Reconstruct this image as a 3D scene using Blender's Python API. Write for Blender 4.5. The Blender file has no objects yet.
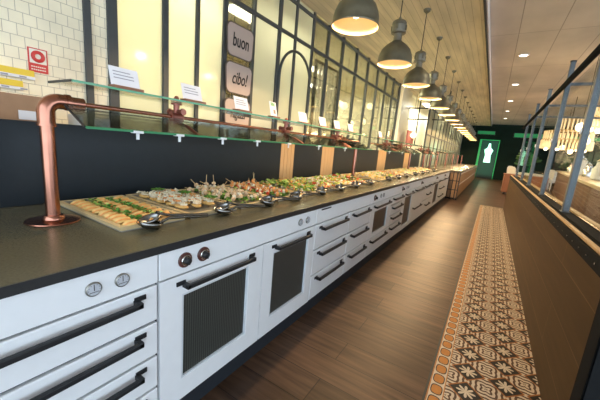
import bpy, bmesh, math, random
from mathutils import Vector, Matrix
random.seed(7)
PI = math.pi
C = bpy.context.scene.collection
SC = bpy.context.scene

# ------------------------------------------------------------------ node helpers
class NT:
    def __init__(s, nt): s.nt = nt
    def n(s, t, **k):
        x = s.nt.nodes.new(t)
        for a, b in k.items(): setattr(x, a, b)
        return x
    def put(s, sock, v):
        if isinstance(v, (int, float)): sock.default_value = v
        elif isinstance(v, tuple): sock.default_value = v if len(v) == len(sock.default_value) else (*v, 1)
        else: s.nt.links.new(v, sock)
    def m(s, op, a, b=0.0, c=0.0):
        x = s.n('ShaderNodeMath', operation=op)
        s.put(x.inputs[0], a); s.put(x.inputs[1], b); s.put(x.inputs[2], c)
        return x.outputs[0]
    def mix(s, f, a, b):
        x = s.n('ShaderNodeMix', data_type='RGBA')
        s.put(x.inputs[0], f); s.put(x.inputs[6], a); s.put(x.inputs[7], b)
        return x.outputs[2]
    def coord(s, kind='Object'):
        return s.n('ShaderNodeTexCoord').outputs[kind]
    def sep(s, v):
        x = s.n('ShaderNodeSeparateXYZ'); s.put(x.inputs[0], v); return x.outputs
    def comb(s, a, b, c=0.0):
        x = s.n('ShaderNodeCombineXYZ'); s.put(x.inputs[0], a); s.put(x.inputs[1], b); s.put(x.inputs[2], c); return x.outputs[0]
    def scale(s, v, sc):
        x = s.n('ShaderNodeMapping'); s.put(x.inputs[0], v); x.inputs['Scale'].default_value = sc; return x.outputs[0]
    def noise(s, v, scale, detail=3.0):
        x = s.n('ShaderNodeTexNoise'); s.put(x.inputs['Vector'], v); x.inputs['Scale'].default_value = scale; x.inputs['Detail'].default_value = detail
        return x.outputs['Fac']
    def bump(s, h, strength=.2, dist=.01):
        x = s.n('ShaderNodeBump'); s.put(x.inputs['Height'], h); x.inputs['Strength'].default_value = strength; x.inputs['Distance'].default_value = dist
        return x.outputs[0]

def newmat(name):
    m = bpy.data.materials.new(name); m.use_nodes = True
    t = NT(m.node_tree); b = m.node_tree.nodes['Principled BSDF']
    return m, t, b

def mat(name, col, rough=.5, metal=0.0, var=.12, scale=20, bump=0.0, emit=None, es=0.0, trans=0.0, alpha=1.0, coat=0.0):
    m, t, b = newmat(name)
    v = t.coord()
    f = t.noise(v, scale)
    c0 = tuple(max(0, x*(1-var)) for x in col); c1 = tuple(min(1, x*(1+var)) for x in col)
    t.put(b.inputs['Base Color'], t.mix(f, c0, c1))
    b.inputs['Roughness'].default_value = rough; b.inputs['Metallic'].default_value = metal
    if bump: t.put(b.inputs['Normal'], t.bump(f, bump))
    if emit: b.inputs['Emission Color'].default_value = (*emit, 1); b.inputs['Emission Strength'].default_value = es
    if trans: b.inputs['Transmission Weight'].default_value = trans
    if coat: b.inputs['Coat Weight'].default_value = coat
    return m

def glassmat(name, col, refl=.12, rough=.02, k=.8):
    m = bpy.data.materials.new(name); m.use_nodes = True
    nt = m.node_tree; nt.nodes.clear(); t = NT(nt)
    o = t.n('ShaderNodeOutputMaterial'); tr = t.n('ShaderNodeBsdfTransparent'); gl = t.n('ShaderNodeBsdfGlossy')
    tr.inputs[0].default_value = (*col, 1); gl.inputs['Roughness'].default_value = rough
    fr = t.n('ShaderNodeFresnel'); fr.inputs[0].default_value = 1.45
    fac = t.m('ADD', t.m('MULTIPLY', fr.outputs[0], k), refl*.3)
    mx = t.n('ShaderNodeMixShader'); t.put(mx.inputs[0], fac)
    nt.links.new(tr.outputs[0], mx.inputs[1]); nt.links.new(gl.outputs[0], mx.inputs[2]); nt.links.new(mx.outputs[0], o.inputs[0])
    return m

def wood(name, ca, cb, rough=.45, sc=(2, 14, 14)):
    m, t, b = newmat(name)
    v = t.scale(t.coord(), sc); f = t.noise(v, 3, 5)
    t.put(b.inputs['Base Color'], t.mix(f, ca, cb)); b.inputs['Roughness'].default_value = rough
    t.put(b.inputs['Normal'], t.bump(f, .12))
    return m

def planks(name, axes, w, h, ca, cb, mortar, rough, msize=.004, streak=(1.5, 14), offset=.5, bumpd=.3, shift=(0, 0), nscale=2.0, con=.9):
    m, t, b = newmat(name)
    s = t.sep(t.coord()); a, c = s[axes[0]], s[axes[1]]
    v = t.comb(t.m('ADD', a, shift[0]), t.m('ADD', c, shift[1]))
    br = t.n('ShaderNodeTexBrick'); br.offset = offset
    t.put(br.inputs['Vector'], v)
    br.inputs['Scale'].default_value = 1; br.inputs['Brick Width'].default_value = w; br.inputs['Row Height'].default_value = h
    br.inputs['Mortar Size'].default_value = msize; br.inputs['Mortar Smooth'].default_value = .2
    t.put(br.inputs['Color1'], ca); t.put(br.inputs['Color2'], cb); t.put(br.inputs['Mortar'], mortar)
    f = t.noise(t.comb(t.m('MULTIPLY', a, streak[0]), t.m('MULTIPLY', c, streak[1])), nscale, 5)
    g = t.m('ADD', t.m('MULTIPLY', f, con), 1-con*.5)
    mx = t.n('ShaderNodeMix', data_type='RGBA', blend_type='MULTIPLY'); mx.inputs[0].default_value = 1; mx.clamp_result = False
    t.put(mx.inputs[6], br.outputs['Color']); t.put(mx.inputs[7], t.comb(g, g, g))
    t.put(b.inputs['Base Color'], mx.outputs[2]); b.inputs['Roughness'].default_value = rough
    t.put(b.inputs['Normal'], t.bump(t.m('SUBTRACT', 1, br.outputs['Fac']), bumpd, .004))
    return m

def tile_mat():
    m, t, b = newmat('hydraulic_tile')
    s = t.sep(t.coord()); x, y = s[0], s[1]
    P = .2
    fu = t.m('SUBTRACT', t.m('FRACT', t.m('DIVIDE', x, P)), .5); fv = t.m('SUBTRACT', t.m('FRACT', t.m('DIVIDE', t.m('ADD', y, .06), P)), .5)
    au, av = t.m('ABSOLUTE', fu), t.m('ABSOLUTE', fv)
    d = t.m('ADD', au, av)
    r = t.m('SQRT', t.m('ADD', t.m('MULTIPLY', fu, fu), t.m('MULTIPLY', fv, fv)))
    ang = t.m('ARCTAN2', fv, fu)
    pet = t.m('LESS_THAN', r, t.m('MULTIPLY', t.m('ADD', t.m('MULTIPLY', t.m('ABSOLUTE', t.m('COSINE', t.m('MULTIPLY', ang, 4))), .8), .15), .27))
    gu, gv = t.m('SUBTRACT', .5, au), t.m('SUBTRACT', .5, av)
    rr = t.m('SQRT', t.m('ADD', t.m('MULTIPLY', gu, gu), t.m('MULTIPLY', gv, gv)))
    ga = t.m('ARCTAN2', gv, gu)
    sw = t.m('GREATER_THAN', t.m('SINE', t.m('ADD', t.m('MULTIPLY', rr, 42), t.m('MULTIPLY', t.m('ABSOLUTE', t.m('SUBTRACT', ga, PI/4)), 5))), .15)
    W, O, K, B = (.50, .42, .32), (.26, .095, .02), (.010, .008, .006), (.07, .034, .02)
    inner = t.mix(pet, K, W)
    outer = t.mix(sw, W, B)
    col = t.mix(t.m('LESS_THAN', d, .43), outer, inner)
    ring = t.m('LESS_THAN', t.m('ABSOLUTE', t.m('SUBTRACT', d, .455)), .03)
    col = t.mix(ring, col, O)
    # border course on the aisle side
    bu = t.m('ABSOLUTE', t.m('DIVIDE', t.m('ADD', x, .045), .083))
    bv = t.m('SUBTRACT', t.m('FRACT', t.m('DIVIDE', y, .1)), .5)
    e = t.m('ADD', t.m('POWER', t.m('ABSOLUTE', t.m('MULTIPLY', bu, 1.15)), 3), t.m('POWER', t.m('ABSOLUTE', bv), 3))
    bc = t.mix(t.m('LESS_THAN', e, .085), W, K); bc = t.mix(t.m('LESS_THAN', e, .05), bc, (.40, .16, .03))
    bc = t.mix(t.m('GREATER_THAN', bu, .44), bc, (.34, .14, .035))
    col = t.mix(t.m('LESS_THAN', x, -.003), col, bc)
    f = t.noise(t.coord(), 30)
    g = t.m('ADD', t.m('MULTIPLY', f, .5), .75)
    mx = t.n('ShaderNodeMix', data_type='RGBA', blend_type='MULTIPLY'); mx.inputs[0].default_value = 1
    t.put(mx.inputs[6], col); t.put(mx.inputs[7], t.comb(g, g, g))
    t.put(b.inputs['Base Color'], mx.outputs[2]); b.inputs['Roughness'].default_value = .38
    return m

def mesh_window_mat():
    m, t, b = newmat('perforated_glass')
    s = t.sep(t.coord())
    a = t.m('SINE', t.m('MULTIPLY', s[1], 500)); c = t.m('SINE', t.m('MULTIPLY', s[2], 330))
    f = t.m('GREATER_THAN', t.m('MULTIPLY', a, t.m('ADD', t.m('MULTIPLY', c, .35), .65)), .1)
    t.put(b.inputs['Base Color'], t.mix(f, (.022, .024, .022), (.075, .08, .072))); b.inputs['Roughness'].default_value = .3
    return m

M = {}
def spec(k, v): M[k].node_tree.nodes['Principled BSDF'].inputs['Specular IOR Level'].default_value = v
M['floor'] = planks('dark_wood_planks', (0, 1), 1.25, .2, (.088, .049, .030), (.043, .024, .015), (.016, .010, .007), .40, .003, (1.2, 16), con=2.2)
M['tile'] = tile_mat()
M['clad'] = planks('oak_cladding', (1, 2), 2.4, .2655, (.058, .031, .011), (.047, .025, .009), (.12, .075, .033), .5, .003, (1.0, 12), shift=(0, .058), bumpd=.1)
M['ceil_l'] = planks('boarded_ceiling', (1, 0), 6.0, .11, (.66, .56, .40), (.635, .54, .385), (.45, .37, .255), .7, .005, (.4, 3))
M['ceil_r'] = planks('panel_ceiling', (1, 0), 2.4, .6, (.60, .515, .44), (.58, .50, .425), (.36, .295, .24), .8, .008, (.3, .5), offset=0)
M['tilew'] = planks('cream_wall_tile', (1, 2), .078, .08, (.90, .82, .62), (.87, .79, .59), (.50, .44, .33), .25, .0022, (1, 1), bumpd=.4)
M['white'] = mat('white_lacquer', (.80, .82, .84), .32, var=.03)
M['white_in'] = mat('pale_grey_rim', (.62, .66, .70), .35, var=.03)
M['black'] = mat('black_steel', (.018, .019, .021), .38, var=.2)
M['plinth'] = mat('dark_plinth', (.022, .026, .032), .5)
M['stone'] = mat('black_granite_gold_sheen', (.115, .104, .066), .25, var=.35, scale=120, bump=.06)  # black stone; golden reflection of the yellow-lit surroundings is put into the base colour
M['stone_edge'] = mat('black_granite_edge', (.02, .021, .022), .35, var=.3, scale=90)
M['panel'] = mat('black_gloss_panel', (.012, .017, .022), .33, var=.15)
M['copper'] = mat('brushed_copper', (.43, .19, .13), .24, 1.0, var=.2, scale=14)
M['copper_d'] = mat('aged_copper', (.32, .12, .09), .35, .8, var=.25)
M['steel'] = mat('stainless_steel', (.62, .61, .58), .24, 1.0, var=.06)
M['steel_d'] = mat('dull_steel', (.30, .29, .26), .36, .9, var=.2)
M['tong'] = mat('dark_reflecting_steel', (.25, .245, .235), .25, 1.0, var=.1)  # steel colour darkened to stand in for the dark surroundings it reflects
M['rim'] = mat('mullion_steel', (.05, .056, .058), .5, var=.15)
M['slat'] = wood('pale_slat_wood', (.56, .37, .19), (.42, .26, .12), .5, (14, 14, 1.5))
M['slat2'] = wood('light_counter_wood', (.42, .25, .12), (.28, .155, .075), .45, (10, 1.0, 10))
M['block'] = wood('card_block_wood', (.30, .13, .07), (.22, .09, .05), .5)
M['card'] = mat('white_card', (.78, .80, .86), .6, var=.03)
M['dial'] = mat('grey_dial', (.50, .52, .56), .5, var=.03)
M['ink'] = mat('grey_ink', (.32, .33, .40), .8)
M['green_ink'] = mat('green_print', (.16, .42, .14), .7)
M['brown_ink'] = mat('brown_print', (.30, .15, .08), .7)
M['black_ink'] = mat('black_ink', (.025, .022, .02), .8)
M['signbd'] = mat('taupe_signboard', (.47, .38, .34), .7, var=.05)
M['signed'] = mat('signboard_edge', (.12, .09, .08), .7)
M['shelfg'] = mat('green_glass_edge', (.10, .42, .22), .1, var=.1, emit=None, trans=.3)
M['glass'] = glassmat('clear_glass', (.93, .97, .94))
M['glass_r'] = glassmat('anti_reflective_glass', (.95, .97, .96), .02, .02, .16)
M['glass_p'] = glassmat('partition_glass', (.92, .93, .86), .1)
M['matte'] = mat('matte_black_metal', (.012, .013, .014), .8)
M['clip'] = mat('white_clip', (.8, .82, .84), .3)
M['strip'] = glassmat('clear_strip', (.72, .75, .76), .4, .2)
M['red'] = mat('sign_red', (.60, .045, .04), .5, var=.05)
M['signw'] = mat('sign_white', (.82, .80, .70), .5, var=.03)
M['yellow'] = mat('yellow_strip', (.82, .60, .05), .5, var=.05)
M['board'] = mat('cardboard', (.36, .22, .13), .8)
M['lamp'] = mat('galvanised_lamp', (.17, .155, .105), .45, .6, var=.45, scale=9)
M['lamp_n'] = mat('lamp_cast_grey', (.25, .235, .19), .42, .8, var=.3, scale=18)
M['lampin'] = mat('lamp_reflector', (.74, .60, .38), .5, var=.02)
M['bulb'] = mat('warm_bulb', (1, .8, .5), .4, emit=(1, .70, .38), es=7)
M['rubber'] = mat('black_rubber', (.02, .02, .02), .6)
M['fluor'] = mat('fluorescent_tube', (1, 1, 1), .4, emit=(1, .97, .86), es=7)
M['kwall'] = mat('pale_yellow_wall', (.80, .75, .52), .55, var=.04, scale=3)
M['kwall2'] = mat('ochre_wall', (.62, .47, .24), .7, var=.06, scale=4)
M['downl'] = mat('downlight', (1, 1, .95), .4, emit=(1, .93, .78), es=4)
M['trimw'] = mat('white_trim', (.74, .66, .60), .5, var=.04)
M['fasc'] = mat('dark_edge_trim', (.05, .052, .055), .5)
M['grey'] = mat('blue_grey_steel', (.10, .116, .132), .45, .4, var=.15, scale=30)
M['oak'] = wood('ledge_oak', (.48, .31, .15), (.36, .22, .10), .45, (12, 1.2, 12))
M['brass'] = mat('brass', (.55, .36, .14), .3, 1.0)
M['bread'] = mat('toasted_bread', (.88, .50, .17), .6, var=.3, scale=45, bump=.3)
M['crumb'] = mat('soft_crumb', (.86, .66, .36), .8, var=.15, scale=60, bump=.3)
M['leaf'] = mat('green_leaf', (.10, .25, .03), .5, var=.5, scale=25)
M['leaf2'] = mat('pale_lettuce', (.46, .60, .13), .5, var=.3, scale=25)
M['yel'] = mat('yellow_pepper', (.80, .58, .12), .45, var=.2)
M['orange'] = mat('orange_salmon', (.90, .34, .09), .45, var=.25, scale=40)
M['shrimp'] = mat('pale_prawn', (.84, .56, .34), .5, var=.25, scale=60)
M['tom'] = mat('red_tomato', (.66, .08, .03), .3, var=.2)
M['cheese'] = mat('white_cheese', (.86, .77, .58), .5, var=.1, scale=40)
M['pick'] = mat('bamboo_pick', (.70, .48, .24), .6)
M['pan'] = mat('grey_tray_lining', (.36, .33, .28), .4, .5)
M['paper'] = mat('buff_tray', (.74, .56, .30), .5, var=.06)
M['cloth'] = mat('white_cloth', (.78, .77, .72), .8, var=.05)
M['green_e'] = mat('green_lit_panel', (.02, .3, .1), .5, emit=(.03, .7, .22), es=.10)
M['cyan_e'] = mat('bright_screen', (.8, 1, .95), .4, emit=(.55, 1, .85), es=.55)
M['dkgreen'] = mat('dark_green_wall', (.005, .017, .012), .5, var=.5, scale=2)
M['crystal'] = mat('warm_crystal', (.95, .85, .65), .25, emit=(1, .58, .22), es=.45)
M['plant'] = mat('plant_green', (.035, .12, .03), .6, var=.5, scale=12)
M['brickr'] = planks('red_brick', (1, 2), .24, .075, (.15, .07, .042), (.115, .052, .034), (.20, .15, .11), .7, .008, (3, 3))
M['mush'] = mat('worktop_beige', (.55, .44, .29), .3, var=.08)
M['pink'] = mat('muted_red_board', (.42, .13, .12), .6)
M['marb'] = mat('pale_cream_panel', (.78, .72, .55), .5, var=.06, scale=5)

for k, v in (('floor', .16), ('tile', .2), ('clad', .15), ('panel', .25), ('plinth', .2), ('black', .3), ('fasc', .3), ('dkgreen', .1), ('matte', .06)): spec(k, v)
def frostmat(name, col):
    m = bpy.data.materials.new(name); m.use_nodes = True
    nt = m.node_tree; nt.nodes.clear(); t = NT(nt)
    o = t.n('ShaderNodeOutputMaterial'); tl = t.n('ShaderNodeBsdfTranslucent'); df = t.n('ShaderNodeBsdfDiffuse'); tr = t.n('ShaderNodeBsdfTransparent'); gl = t.n('ShaderNodeBsdfGlossy')
    for x in (tl, df): x.inputs[0].default_value = (*col, 1)
    tr.inputs[0].default_value = (.95, .94, .85, 1); gl.inputs['Roughness'].default_value = .12
    a = t.n('ShaderNodeMixShader'); a.inputs[0].default_value = .35; nt.links.new(tl.outputs[0], a.inputs[1]); nt.links.new(df.outputs[0], a.inputs[2])
    b = t.n('ShaderNodeMixShader'); b.inputs[0].default_value = .30; nt.links.new(a.outputs[0], b.inputs[1]); nt.links.new(tr.outputs[0], b.inputs[2])
    c = t.n('ShaderNodeMixShader'); fr = t.n('ShaderNodeFresnel'); fr.inputs[0].default_value = 1.4; t.put(c.inputs[0], fr.outputs[0])
    nt.links.new(b.outputs[0], c.inputs[1]); nt.links.new(gl.outputs[0], c.inputs[2]); nt.links.new(c.outputs[0], o.inputs[0]); return m
M['frost'] = frostmat('frosted_glass', (.88, .88, .73))
# ------------------------------------------------------------------ mesh helpers
class MB:
    def __init__(s): s.bm = bmesh.new(); s.mi = 0
    def _tag(s, fs):
        for f in fs: f.material_index = s.mi
    def box(s, x0, y0, z0, x1, y1, z1, bev=0.0):
        vs = [s.bm.verts.new((x, y, z)) for x in (x0, x1) for y in (y0, y1) for z in (z0, z1)]
        fs = [s.bm.faces.new([vs[i] for i in q]) for q in ((0, 1, 3, 2), (4, 6, 7, 5), (0, 4, 5, 1), (2, 3, 7, 6), (0, 2, 6, 4), (1, 5, 7, 3))]
        s._tag(fs)
        if bev:
            es = list({e for f in fs for e in f.edges})
            r = bmesh.ops.bevel(s.bm, geom=es, offset=bev, segments=2, affect='EDGES', profile=.5)
            s._tag(r['faces'])
        return s
    def tube(s, pts, r, n=12, cap=True, closed=False, sq=False):
        pts = [Vector(p) for p in pts]; rs = r if isinstance(r, (list, tuple)) else [r]*len(pts)
        rings = []; up = None
        N = len(pts)
        for i, p in enumerate(pts):
            if closed: d = (pts[(i+1) % N]-pts[i-1]).normalized()
            else: d = (pts[min(i+1, N-1)]-pts[max(i-1, 0)]).normalized()
            if up is None:
                up = Vector((0, 0, 1)) if abs(d.z) < .9 else Vector((1, 0, 0))
            a = (up - d*up.dot(d)).normalized(); b = d.cross(a); up = a
            rings.append([s.bm.verts.new(p+(a*math.cos(2*PI*k/n+(PI/n if sq else 0))+b*math.sin(2*PI*k/n+(PI/n if sq else 0)))*rs[i]) for k in range(n)])
        fs = []
        for i in range(N if closed else N-1):
            A, B = rings[i], rings[(i+1) % N]
            for k in range(n): fs.append(s.bm.faces.new((A[k], A[(k+1) % n], B[(k+1) % n], B[k])))
        if cap and not closed: fs += [s.bm.faces.new(rings[0][::-1]), s.bm.faces.new(rings[-1])]
        s._tag(fs); return s
    def lathe(s, prof, c=(0, 0, 0), n=28, axis='z'):
        c = Vector(c); rings = []
        for (r, z) in prof:
            ring = []
            for k in range(n):
                a = 2*PI*k/n
                v = Vector((r*math.cos(a), r*math.sin(a), z))
                if axis == 'x': v = Vector((v.z, v.x, v.y))
                if axis == 'y': v = Vector((v.y, v.z, v.x))
                ring.append(s.bm.verts.new(c+v))
            rings.append(ring)
        fs = []
        for A, B in zip(rings, rings[1:]):
            for k in range(n): fs.append(s.bm.faces.new((A[k], A[(k+1) % n], B[(k+1) % n], B[k])))
        if prof[0][0] > 1e-4: fs.append(s.bm.faces.new(rings[0][::-1]))
        if prof[-1][0] > 1e-4: fs.append(s.bm.faces.new(rings[-1]))
        s._tag(fs); return s
    def shell(s, prof, c=(0, 0, 0), n=28):
        c = Vector(c); rings = [[s.bm.verts.new(c+Vector((r*math.cos(2*PI*k/n), r*math.sin(2*PI*k/n), z))) for k in range(n)] for r, z in prof]
        fs = []
        for A, B in zip(rings, rings[1:]):
            for k in range(n): fs.append(s.bm.faces.new((A[k], A[(k+1) % n], B[(k+1) % n], B[k])))
        s._tag(fs); return s
    def blob(s, c, r, n=8, jit=0.0, rot=None):
        c = Vector(c); r = Vector(r) if not isinstance(r, (int, float)) else Vector((r, r, r))
        u = bmesh.ops.create_icosphere(s.bm, subdivisions=1 if n < 8 else 2, radius=1)
        for v in u['verts']:
            p = v.co.copy()
            p = Vector((p.x*r.x, p.y*r.y, p.z*r.z))*(1+random.uniform(-jit, jit))
            if rot is not None: p = rot @ p
            v.co = p+c
        s._tag({f for v in u['verts'] for f in v.link_faces}); return s
    def poly(s, pts, thick):
        """closed outline extruded by vector thick"""
        a = [s.bm.verts.new(p) for p in pts]; t = Vector(thick); b = [s.bm.verts.new(Vector(p)+t) for p in pts]
        n = len(pts); fs = [s.bm.faces.new(a[::-1]), s.bm.faces.new(b)]
        for k in range(n): fs.append(s.bm.faces.new((a[k], a[(k+1) % n], b[(k+1) % n], b[k])))
        s._tag(fs); return s
    def leaf(s, c, L, w, rot):
        vs = []
        for (a, b, z) in ((0, 0, 0), (.35, -.5, .18), (.8, -.35, .25), (1, 0, .1), (.8, .35, .25), (.35, .5, .18), (.5, 0, -.02)):
            vs.append(s.bm.verts.new(Vector(c)+rot @ Vector((a*L, b*w, z*L))))
        fs = [s.bm.faces.new((vs[6], vs[i], vs[(i+1) % 6])) for i in range(6)]
        s._tag(fs); return s
    def build(s, name, m, parent=None, smooth=False, loc=None, kind=None):
        bmesh.ops.recalc_face_normals(s.bm, faces=s.bm.faces[:])
        me = bpy.data.meshes.new(name); s.bm.to_mesh(me); s.bm.free()
        for x in (m if isinstance(m, list) else [m]): me.materials.append(x)
        if smooth:
            me.polygons.foreach_set('use_smooth', [True]*len(me.polygons))
            try: me.set_sharp_from_angle(angle=math.radians(40))
            except Exception: pass
        o = bpy.data.objects.new(name, me); C.objects.link(o)
        if parent: o.parent = parent
        if loc: o.location = loc
        if kind: o['kind'] = kind
        return o

def rnd_rot(): return Matrix.Rotation(random.uniform(0, 2*PI), 3, 'Z') @ Matrix.Rotation(random.uniform(-.7, .7), 3, 'X')
def thing(name, label, cat, loc=(0, 0, 0), rz=0, group=None):
    o = bpy.data.objects.new(name, None); C.objects.link(o); o.empty_display_size = .1
    o.location = loc; o.rotation_euler = (0, 0, rz); return tag(o, label, cat, group)
def tag(o, label, cat, group=None, kind=None):
    o['label'] = label; o['category'] = cat
    if group: o['group'] = group
    if kind: o['kind'] = kind
    return o
def dup(root, loc, rz=None, label=None, group=None):
    r = root.copy(); C.objects.link(r); r.location = loc
    if rz is not None: r.rotation_euler = (0, 0, rz)
    if label: r['label'] = label
    if group: r['group'] = group
    for ch in list(root.children):
        c = ch.copy(); C.objects.link(c); c.parent = r
        for g in list(ch.children):
            d = g.copy(); C.objects.link(d); d.parent = c
    return r
def struct(name, mb, m, smooth=False, parent=None):
    o = mb.build(name, m, parent, smooth)
    if not parent: o['kind'] = 'structure'
    return o
def text_mesh(name, s, size, m, parent, mtx, ext=.0015, shear=0, bold=0.0):
    cu = bpy.data.curves.new(name, 'FONT'); cu.body = s; cu.size = size; cu.extrude = ext; cu.align_x = 'CENTER'; cu.align_y = 'CENTER'; cu.shear = shear; cu.offset = bold
    t = bpy.data.objects.new(name, cu); C.objects.link(t)
    dg = bpy.context.evaluated_depsgraph_get(); me = bpy.data.meshes.new_from_object(t.evaluated_get(dg))
    bpy.data.objects.remove(t); bpy.data.curves.remove(cu)
    me.transform(mtx); me.materials.clear(); me.materials.append(m)
    o = bpy.data.objects.new(name, me); C.objects.link(o); o.parent = parent; return o
ORD = ['first', 'second', 'third', 'fourth', 'fifth', 'sixth', 'seventh', 'eighth', 'ninth', 'tenth', 'eleventh', 'twelfth', 'thirteenth', 'fourteenth', 'fifteenth', 'sixteenth']

# ------------------------------------------------------------------ camera
F = 297.0
vp = (493-300, 159.5-200); vv = (165-300, 1750-200)
F = math.sqrt(-(vp[0]*vv[0]+vp[1]*vv[1]))
Yc = Vector((vp[0], vp[1], F)).normalized(); Dc = Vector((vv[0], vv[1], F)).normalized(); Xc = Dc.cross(Yc).normalized()
cam = bpy.data.cameras.new('camera'); co = bpy.data.objects.new('camera', cam); C.objects.link(co)
right = Vector((Xc[0], Yc[0], -Dc[0])); down = Vector((Xc[1], Yc[1], -Dc[1])); fwd = Vector((Xc[2], Yc[2], -Dc[2]))
mw = Matrix.Identity(4)
for i in range(3): mw[i][0] = right[i]; mw[i][1] = -down[i]; mw[i][2] = -fwd[i]
mw[2][3] = 1.34
co.matrix_world = mw; cam.sensor_width = 36; cam.lens = F/600*36; cam.clip_start = .02
SC.camera = co

ZL, ZR, YE = 3.55, 3.68, 24.5      # ceilings and the far end
WX = -3.0                          # kitchen wall plane
FX = -1.04                         # cabinet fronts

# ------------------------------------------------------------------ setting
struct('floor', MB().box(-6.5, -3, -.1, 12, YE+.2, 0), M['floor'])
struct('trim_1', MB().box(-.088, -1.5, .0005, .474, 10.15, .004), M['tile'])
t1 = struct('trim_2', MB().box(-.102, -1.5, .0005, -.0885, 10.15, .005).box(-.102, 10.151, .0005, .474, 10.165, .005), M['black'])
struct('ceiling', MB().box(-3.05, -3, ZL, -.505, YE+.2, ZL+.3), M['ceil_l'])
M['kceil'] = mat('pale_kitchen_ceiling', (.80, .77, .64), .7, var=.03)
struct('ceiling_kitchen', MB().box(-6.5, -3, ZL, -3.052, YE+.2, ZL+.3), M['kceil'])
struct('ceiling', MB().box(-.45, -3, ZR, 12, YE+.2, ZR+.2), M['ceil_r'])
struct('trim_3', MB().box(-.503, -3, ZL-.03, -.475, YE, ZL+.2), M['fasc'])
struct('trim_4', MB().box(-.473, -3, ZL+.0, -.455, YE, ZR+.1), M['trimw'])
struct('wall_left', MB().box(WX-.1, -3, 0, WX, 1.47, ZL), M['tilew'])
struct('wall_kitchen', MB().box(-4.75, 1.1, 0, -4.65, 5.3, ZL), M['kwall'])
struct('wall_kitchen_far', MB().box(-6.5, 5.3, 0, -6.4, YE, ZL), M['kwall'])
struct('wall_kitchen_side', MB().box(-6.4, 5.2, 0, -4.75, 5.3, ZL), M['kwall'])
struct('wall_kitchen_end', MB().box(-6.4, 10.75, 0, WX-.15, 10.85, ZL), M['marb'])
struct('wall_kitchen_near', MB().box(-4.75, 1.0, 0, WX-.1, 1.1, ZL), M['kwall'])
struct('wall_back', MB().box(-6.5, YE, 0, 12, YE+.1, ZR), M['dkgreen'])
struct('wall_front', MB().box(-6.5, -3.1, 0, -2.2, -3, ZL), M['kwall'])
# half wall clad in oak on the right of the tiled strip
pw = struct('wall_right', MB().box(.475, 1.62, 0, .70, 10.0, .885), M['clad'])
struct('trim_5', MB().box(.468, 1.62, .886, .705, 10.01, .955), M['matte'])
sc_ = MB()
for k in range(54): sc_.lathe([(.0045, 0), (.0045, .004), (.002, .006)], (.468-.0062, 1.8+k*.15, .92), 8, 'x')
struct('trim_6', sc_, M['steel'])
struct('trim_7', MB().box(.478, 1.62, .956, .505, 10.0, .970, .003), M['oak'])
struct('trim_8', MB().box(.635, 1.62, .956, .675, 10.0, .975, .003), M['oak'])

# ------------------------------------------------------------------ kitchen partition
def partition(name, ys, y0, y1, zt, bars, arch=None, WX=-3.0):
    root = bpy.data.objects.new(name, None); C.objects.link(root); root['kind'] = 'structure'
    for (y, w) in ys: MB().box(WX-.03, y-w/2, .0, WX+.02, y+w/2, zt, .003).build('mullion', M['rim'], root)
    for z in bars: MB().box(WX-.028, y0, z-.025, WX+.018, y1, z+.025, .003).build('transom', M['rim'], root)
    if arch:
        a0, a1, zt_ = arch; c = (a0+a1)/2; r = (a1-a0)/2
        pts = [(WX+.03, a0, 1.0)]+[(WX+.03, c-r*math.cos(PI*k/16), zt_-r+r*1.0*math.sin(PI*k/16)) for k in range(17)]+[(WX+.03, a1, 1.0)]
        MB().tube(pts, .022, 8).build('arch_bar', M['rim'], root, True)
    yy = [y for y, w in ys]
    for a, b in zip(yy, yy[1:]):
        if b-a > .12 and a > 1.4: MB().box(WX-.012, a+.02, .0, WX-.006, b-.02, zt).build('glass_pane', M['frost'] if (a < 4.5 and not 2.7 < a < 3.0) or a > 11 else M['glass_p'], root)
    return root
ys1 = [(1.265, .055), (1.46, .085), (1.97, .06), (2.36, .045), (2.76, .065), (3.27, .045), (3.83, .07), (4.25, .05), (4.78, .06), (5.36, .05), (6.0, .05), (6.75, .05), (7.5, .05), (8.25, .05), (9.0, .05), (9.75, .05), (10.5, .09)]
partition('window_1', ys1, 1.23, 10.55, ZL, (2.98, 3.47), (3.86, 4.76, 2.78))
ys2 = [(11.3+k*.94, .07) for k in range(15)]
partition('window_2', ys2, 11.3, YE-.05, ZL, (2.0, 2.9), WX=-2.1)
# brick / cream wall behind second partition, and the pier at the end of the first one
struct('trim_9', MB().box(-3.3, 12.3, 0, -3.2, YE-.05, ZL), M['marb'])
struct('trim_10', MB().box(WX-.12, 10.9, 1.6, WX+.02, 12.2, ZL), M['marb'])

# kitchen interior behind the glass
fl = []
def fluor(x, y0, y1, z, label):
    t = thing('ceiling_light', label, 'light', (x, (y0+y1)/2, z))
    L = (y1-y0)/2
    MB().box(-.13, -L, .0, .13, L, .07, .01).build('housing', M['signw'], t)
    MB().box(-.10, -L+.03, -.03, .10, L-.03, -.002).build('diffuser', M['fluor'], t)
    MB().tube([(0, -L*.6, .07), (0, -L*.6, ZL-z)], .006, 6).tube([(0, L*.6, .07), (0, L*.6, ZL-z)], .006, 6).build('hanger', M['rim'], t)
for k, (x, a, b, z) in enumerate([(-3.75, 1.7, 2.9, 3.3), (-3.75, 3.5, 4.7, 3.3), (-4.4, 6.2, 7.7, 3.3), (-5.6, 5.8, 7.2, 3.3), (-5.6, 7.8, 9.6, 3.3), (-2.65, 13, 15, 3.3), (-2.65, 17, 19, 3.3), (-2.65, 21, 23, 3.3)]):  # last three troughs are added to brighten the second partition
    fluor(x, a, b, z, 'white fluorescent trough in the kitchen, ' + ('front row, ' if k < 3 else 'back row, ' if k < 5 else 'added to light the second partition, ') + ORD[k if k < 3 else k-3 if k < 5 else k-5] + ' from the tiled wall')
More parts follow.
